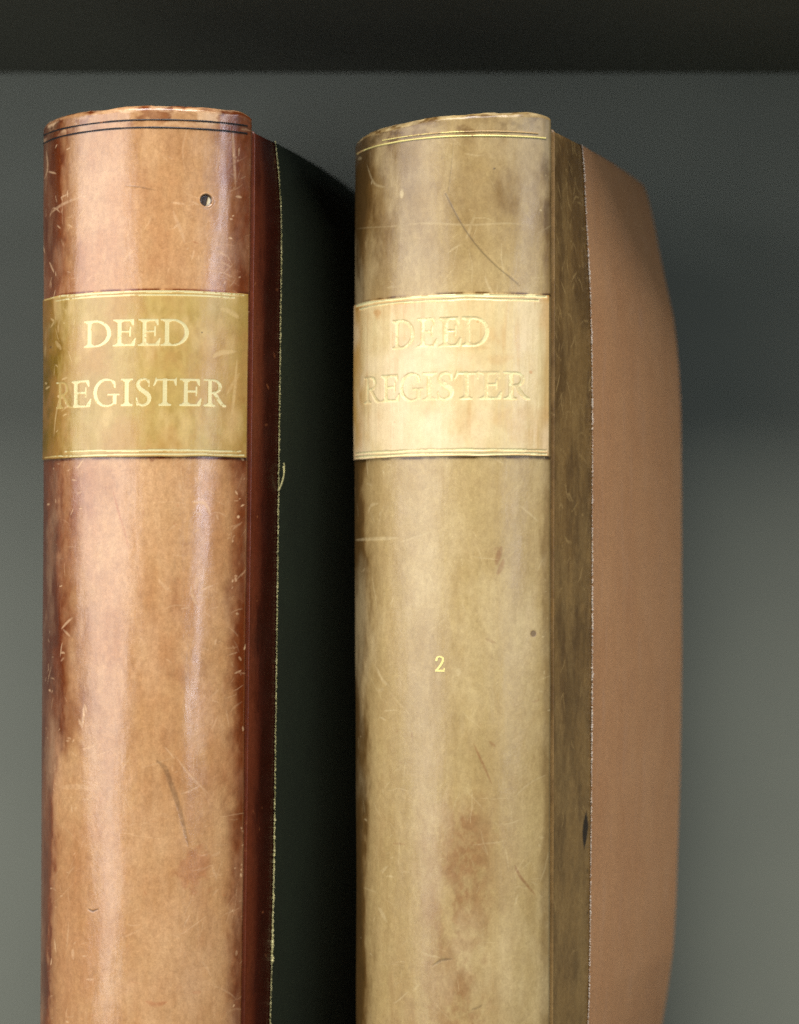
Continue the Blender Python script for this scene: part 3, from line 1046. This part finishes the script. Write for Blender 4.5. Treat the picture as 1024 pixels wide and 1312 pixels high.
def paint_straw(bk, cv):
    U, V = cv.U, cv.V
    rnd = random.Random(12)
    sv = lambda py: bk.S(580, py)[1]
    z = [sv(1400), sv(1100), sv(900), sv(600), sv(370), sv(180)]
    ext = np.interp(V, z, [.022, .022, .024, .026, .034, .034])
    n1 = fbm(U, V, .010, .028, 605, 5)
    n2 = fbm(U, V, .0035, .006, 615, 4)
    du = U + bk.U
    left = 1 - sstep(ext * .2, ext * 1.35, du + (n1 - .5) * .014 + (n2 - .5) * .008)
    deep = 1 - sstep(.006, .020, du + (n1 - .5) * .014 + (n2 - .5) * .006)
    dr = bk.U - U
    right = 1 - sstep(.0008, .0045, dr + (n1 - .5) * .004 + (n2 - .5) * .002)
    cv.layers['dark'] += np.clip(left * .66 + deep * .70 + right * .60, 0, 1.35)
    cv.layers['dark'] += sstep(.45, .75, fbm(U, V, .018, .04, 625, 7, .62)) * .14
    topd = sstep(sv(420), sv(250), V)
    cv.layers['dark'] += topd * (.24 + sstep(.35, .7, fbm(U, V, .02, .03, 635, 6, .6)) * .38)
    cv.layers['scuff'] += sstep(.42, .78, fbm(U, V, .024, .05, 645, 7, .62)) * .40
    for py in (375.5, 586.2):
        vb = bk.S(590, py)[1]
        cv.layers['dark'] += 1.1 * np.exp(-((V - vb) / .00055) ** 2) * sstep(.3, .6, fbm(U, V, .006, .01, 658, 4))
    # the brown water stain low on the spine
    g = np.exp(-np.abs((U - bk.S(592, 1180)[0] + (fbm(U, V, .02, .03, 651, 3) - .5) * .012) / (46 * PXM)) ** 1.7)
    g = g * sstep(sv(995), sv(1075), V + (fbm(U, V, .008, .01, 652, 5) - .5) * .022)
    nn = fbm(U, V, .008, .012, 1657, 7, .68)
    cv.layers['stain'] = np.maximum(cv.layers['stain'], g * (.24 + .75 * sstep(.36, .62, nn)))
    cv.layers['stain'] += .35 * sstep(.5, .68, fbm(U, V, .016, .04, 657, 6, .6)) * sstep(sv(900), sv(1150), V) * (1 - sstep(.02, .04, np.abs(U)))
    # scuffs and marks
    random_scuffs(bk, cv, 90, 458, 500, 190, 1312, rnd, lmin=6, lmax=30, val=(.2, .6))
    random_scuffs(bk, cv, 70, 470, 690, 190, 1312, rnd, lmin=8, lmax=50, wpx=(.4, 1.2), val=(.1, .4))
    random_scuffs(bk, cv, 40, 692, 702, 190, 1312, rnd, lmin=3, lmax=10, wpx=(.5, 1.2), val=(.2, .7))
    random_scuffs(bk, cv, 26, 470, 690, 620, 1312, rnd, 'stain', lmin=4, lmax=26, wpx=(.6, 1.3), val=(.3, .7))
    random_scuffs(bk, cv, 380, 457, 702, 185, 1312, rnd, lmin=10, lmax=70, wpx=(.3, .55), val=(.10, .38))
    for pts, wd, v in (([(458, 293), (500, 290), (540, 286), (600, 288), (650, 286), (690, 290)], 1.0, .32), ([(456, 692), (490, 690), (512, 689)], 1.6, .6),
                       ([(512, 695), (545, 684), (575, 676)], 1.1, .5), ([(470, 210), (480, 235), (500, 240)], 1.2, .4),
                       ([(472, 660), (476, 648), (486, 645)], 1.4, .5), ([(480, 850), (490, 870), (500, 880)], 1.6, .5)):
        cv.stroke('scuff', catmull(bk.P(pts), 5), wd * PXM, v * .75, soft=.9)
    crack = [(571, 248), (578, 262), (592, 288), (612, 316), (635, 340), (664, 364)]
    cv.stroke('ink', catmull(bk.P(crack), 6), .6 * PXM, .5, taper=False)
    cv.stroke('disp', [(p[0] + .0004, p[1]) for p in bk.P(crack)], 2 * PXM, .00010, taper=False)
    cv.stroke('ink', bk.P([(581, 182), (578, 215), (574, 248)]), .6 * PXM, .22, taper=False)
    for pts, wd, v in (([(643, 700), (639, 712), (636, 724)], 2.6, .9), ([(646, 716), (642, 728), (637, 736)], 2.2, .9), ([(633, 704), (640, 702)], 1.2, .5),
                       ([(622, 818), (628, 821), (636, 824)], 1.3, .7), ([(607, 953), (617, 975), (631, 1006)], 1.1, .95),
                       ([(659, 1108), (668, 1125), (686, 1147)], 1.3, .95), ([(627, 950), (635, 957)], 1.5, .7),
                       ([(545, 1290), (555, 1293)], 1.6, .7)):
        cv.stroke('stain', catmull(bk.P(pts), 5), wd * PXM, v, soft=.9)
    cv.stroke('ink', bk.P([(553, 1238), (566, 1230), (580, 1229)]), 1.4 * PXM, .38)
    cv.stroke('ink', bk.P([(604, 1294), (612, 1292), (618, 1288)]), 1.3 * PXM, .3)
    u, v = bk.S(683.5, 812)
    r = np.hypot(U - u, V - v)
    cv.layers['stain'] = np.maximum(cv.layers['stain'], (1 - sstep(3.6 * PXM, 5.2 * PXM, r)))
    cv.layers['ink'] = np.maximum(cv.layers['ink'], .45 * (1 - sstep(3.4 * PXM, 4.6 * PXM, r)))
    cv.blob('ink', bk.S(634, 216), 1.8 * PXM, 1.4 * PXM, .6, 50, .3)
    cv.blob('scuff', bk.S(515, 248), 4 * PXM, 7 * PXM, .8, 51, .4)
    cv.blob('scuff', bk.S(588, 862), 5 * PXM, 7 * PXM, .5, 52, .4)
    hd = sstep(bk.S(580, 180)[1], bk.S(580, 165)[1], V)
    cv.layers['dark'] += hd * sstep(.45, .68, fbm(U, V, .008, .004, 665, 4)) * .45
    random_scuffs(bk, cv, 18, 458, 500, 160, 182, rnd, 'ink', lmin=2, lmax=8, wpx=(.5, 1.0), val=(.3, .6))


build_spine(B, M['spine_straw'], paint_straw)


def wear_line(gaps, base, seed):
    def f(U, V):
        w_ = base + (fbm(U, V, .009, .01, seed, 4) - .5) * 1.0
        for px, wd in gaps:
            w_ = w_ + 1.0 * np.exp(-((U - B.S(px, 178)[0]) / wd) ** 2)
        return w_
    return f


strip(B, 'gilt_line', M['gilt_straw'], 174.0, 590, 458, 700, 2.4, wear_line([(605, .0008), (462, .004)], .05, 701))
strip(B, 'gilt_line', M['gilt_straw'], 168.5, 590, 490, 690, 1.8, wear_line([(560, .001), (615, .005), (650, .006), (690, .004)], .38, 702))


def paint_label_cream(bk, cv, v0, v1):
    U, V = cv.U, cv.V
    rnd = random.Random(22)
    du = U + bk.U
    n1 = fbm(U, V, .007, .018, 805, 5)
    n2 = fbm(U, V, .002, .004, 815, 4)
    D_ = cv.layers['dark']
    D_ += (1 - sstep(.002, .020, du + (n1 - .5) * .016 + (n2 - .5) * .005)) * .75
    D_ += (1 - sstep(.0005, .005, bk.U - U + (n1 - .5) * .004)) * .5
    vt = np.minimum(V - v0, v1 - V)
    D_ += (1 - sstep(.001, .004, vt + (n1 - .5) * .003)) * .35
    cv.layers['stain'] += sstep(.54, .75, fbm(U, V, .014, .02, 825, 5)) * .35
    cv.layers['scuff'] += sstep(.45, .75, fbm(U, V, .02, .03, 835, 4)) * .5
    cv.layers['stain'] += sstep(.60, .78, fbm(U, V, .003, .035, 845, 4)) * .35
    for c, ru, rv, val, sd in (((485, 400), 9, 8, .8, 1), ((462, 398), 6, 14, .7, 2), ((508, 468), 8, 22, .55, 3), ((523, 475), 4, 14, .5, 4),
                               ((632, 433), 12, 10, .4, 5), ((616, 446), 14, 4, .35, 6), ((465, 570), 8, 20, .7, 7), ((640, 460), 20, 6, .3, 8)):
        cv.blob('stain', bk.S(*c), ru * PXM, rv * PXM, val, 60 + sd, .8, .8)
    for x, y, r, v in ((507, 541, 2, .8), (459, 434, 1.6, .9), (680, 477, 3, .9), (612, 412, 2, .6), (542, 430, 3, .6)):
        cv.blob('stain', bk.S(x, y), r * PXM, r * PXM, v, 80, .3)
    cv.layers['disp'] += (fbm(U, V, .0035, .06, 855, 3) - .5) * .00022      # upright wrinkles


def wear_cream(bk, U, V):
    w_ = .60 + (fbm(U, V, .005, .005, 905, 5, .6) - .5) * 1.5
    vt = np.abs(V - bk.S(590, 480)[1])
    return w_ - .50 * sstep(.030, .034, vt) + .2 * (1 - sstep(.002, .012, np.minimum(U + bk.U, bk.U - U)))


build_label(B, M['label_cream'], M['gilt_worn'], 376.5, 585, 590,
            [('DEED', [(504, 532), (535, 561), (563, 591), (592, 626.5)], 406.5, 444),
             ('REGISTER', [(469, 489), (489.5, 513.5), (513.5, 543.5), (542.5, 560), (561, 581), (582, 613.5), (614, 643), (645, 678.5)], 477, 512)],
            [(379, 3.0, 458, 700), (384, 1.8, 462, 690), (576.5, 2.4, 458, 700), (581.5, 2.6, 458, 700)],
            paint_label_cream, .00021, wear_cream)

# the volume number
us = np.linspace(B.S(554, 850)[0], B.S(574, 850)[0], 90)
vs2 = np.linspace(B.S(564, 864)[1], B.S(564, 837)[1], 110)
Uu, Vv = np.meshgrid(us, vs2, indexing='ij')
cov2 = coverage('2', Uu, Vv, B.S(557.2, 850)[0], B.S(570.5, 850)[0], B.S(564, 861)[1], B.S(564, 840)[1], 3)
P2 = B.to_local(Uu, Vv, .00012 + B.wavy(Uu, Vv))
link('gilt_number', grid_mesh('gilt_number', P2, {'wear': Uu * 0 - .1}, cov2[:-1, :-1] >= .5), M['gilt_straw'], B.root)

zt_R = CAMZ + (HZ - 165) / FPX * .900


def inset_R(z):
    py = HZ - (z - CAMZ) * FPX / 1.027
    return np.interp(py, [215, 230, 250, 273, 328, 378, 405, 440, 478, 533, 620, 850, 996, 1156, 1220, 1271, 1312, 1400],
                     np.array([58, 54, 47, 41, 30, 19, 12.5, 8, 4.5, 2, 1, 0, 2, 7, 11, 18, 25, 40]) * .000395)


def paint_side_straw(bk, cv, t0, t1, zt):
    U, V = cv.U, cv.V
    rnd = random.Random(6)
    cv.layers['dark'] += sstep(.40, .72, fbm(U, V, .010, .025, 1005, 7, .66)) * .42
    cv.layers['stain'] += sstep(.45, .7, fbm(U, V, .006, .02, 1015, 7, .62)) * .4
    cv.layers['scuff'] += sstep(.45, .72, fbm(U, V, .008, .03, 1025, 7, .62)) * .25
    zz = CAMZ + (HZ - 800) / FPX * .92
    cv.layers['scuff'] += sstep(zz, .06, V) * .22
    for _ in range(150):
        u, v = rnd.uniform(.003, t1), rnd.triangular(.05, zt, zt)
        an = rnd.choice([rnd.gauss(2.0, .35), rnd.gauss(1.2, .3), rnd.uniform(0, 3)])
        ln = rnd.uniform(.002, .011)
        cu = rnd.uniform(-.4, .4)
        cv.stroke('scuff', catmull([(u, v), (u + math.cos(an) * ln / 2, v + math.sin(an) * ln / 2), (u + math.cos(an + cu) * ln, v + math.sin(an + cu) * ln)], 4),
                  rnd.uniform(.00016, .0004), rnd.uniform(.45, 1.0))
    zs = lambda py: CAMZ + (HZ - py) / FPX * .915
    for pts, wd in (([(.014, 634), (.018, 634), (.021, 644)], .0005), ([(.013, 686), (.016, 694), (.021, 695)], .0005), ([(.008, 652), (.010, 646), (.012, 652)], .0006)):
        cv.stroke('scuff', [(t, zs(py)) for t, py in pts], wd, .8)
    for _ in range(420):                                  # black specks of glue along the seam
        u, v = t1 - .004 - abs(rnd.gauss(0, .0011)), rnd.uniform(.02, zt - .03)
        r = rnd.uniform(.00012, .00035)
        cv.stroke('ink', [(u, v), (u + rnd.gauss(0, .0002), v + rnd.gauss(0, .0005))], r, rnd.uniform(.4, .85))
    for q in np.linspace(0, 1, 9):
        cv.blob('ink', (t1 - .0070 - .0016 * q, zs(1050 + 38 * q)), .0030 * math.sin(.25 + q * 2.7), .0024, .92, 77, .2, .3)


def fray_R(z, rnd):
    return .35 + .85 * float(fbm(np.array(z), np.array(0.0), .012, 1, 1100, 4)) if rnd.random() < .85 else 0


build_cover(B, 1, 35, 27, .149, .149, .0385, zt_R, inset_R, (M['side_straw'], M['cloth_red'], M['thread_white']), fray_R, paint_side_straw)
build_cover(B, -1, 0, 0, .149, .149, .0385, zt_R, lambda z: 0 * z, (M['side_straw'], M['cloth_red'], None), None)
build_pages(B, .034, .166, zt_R - .006)
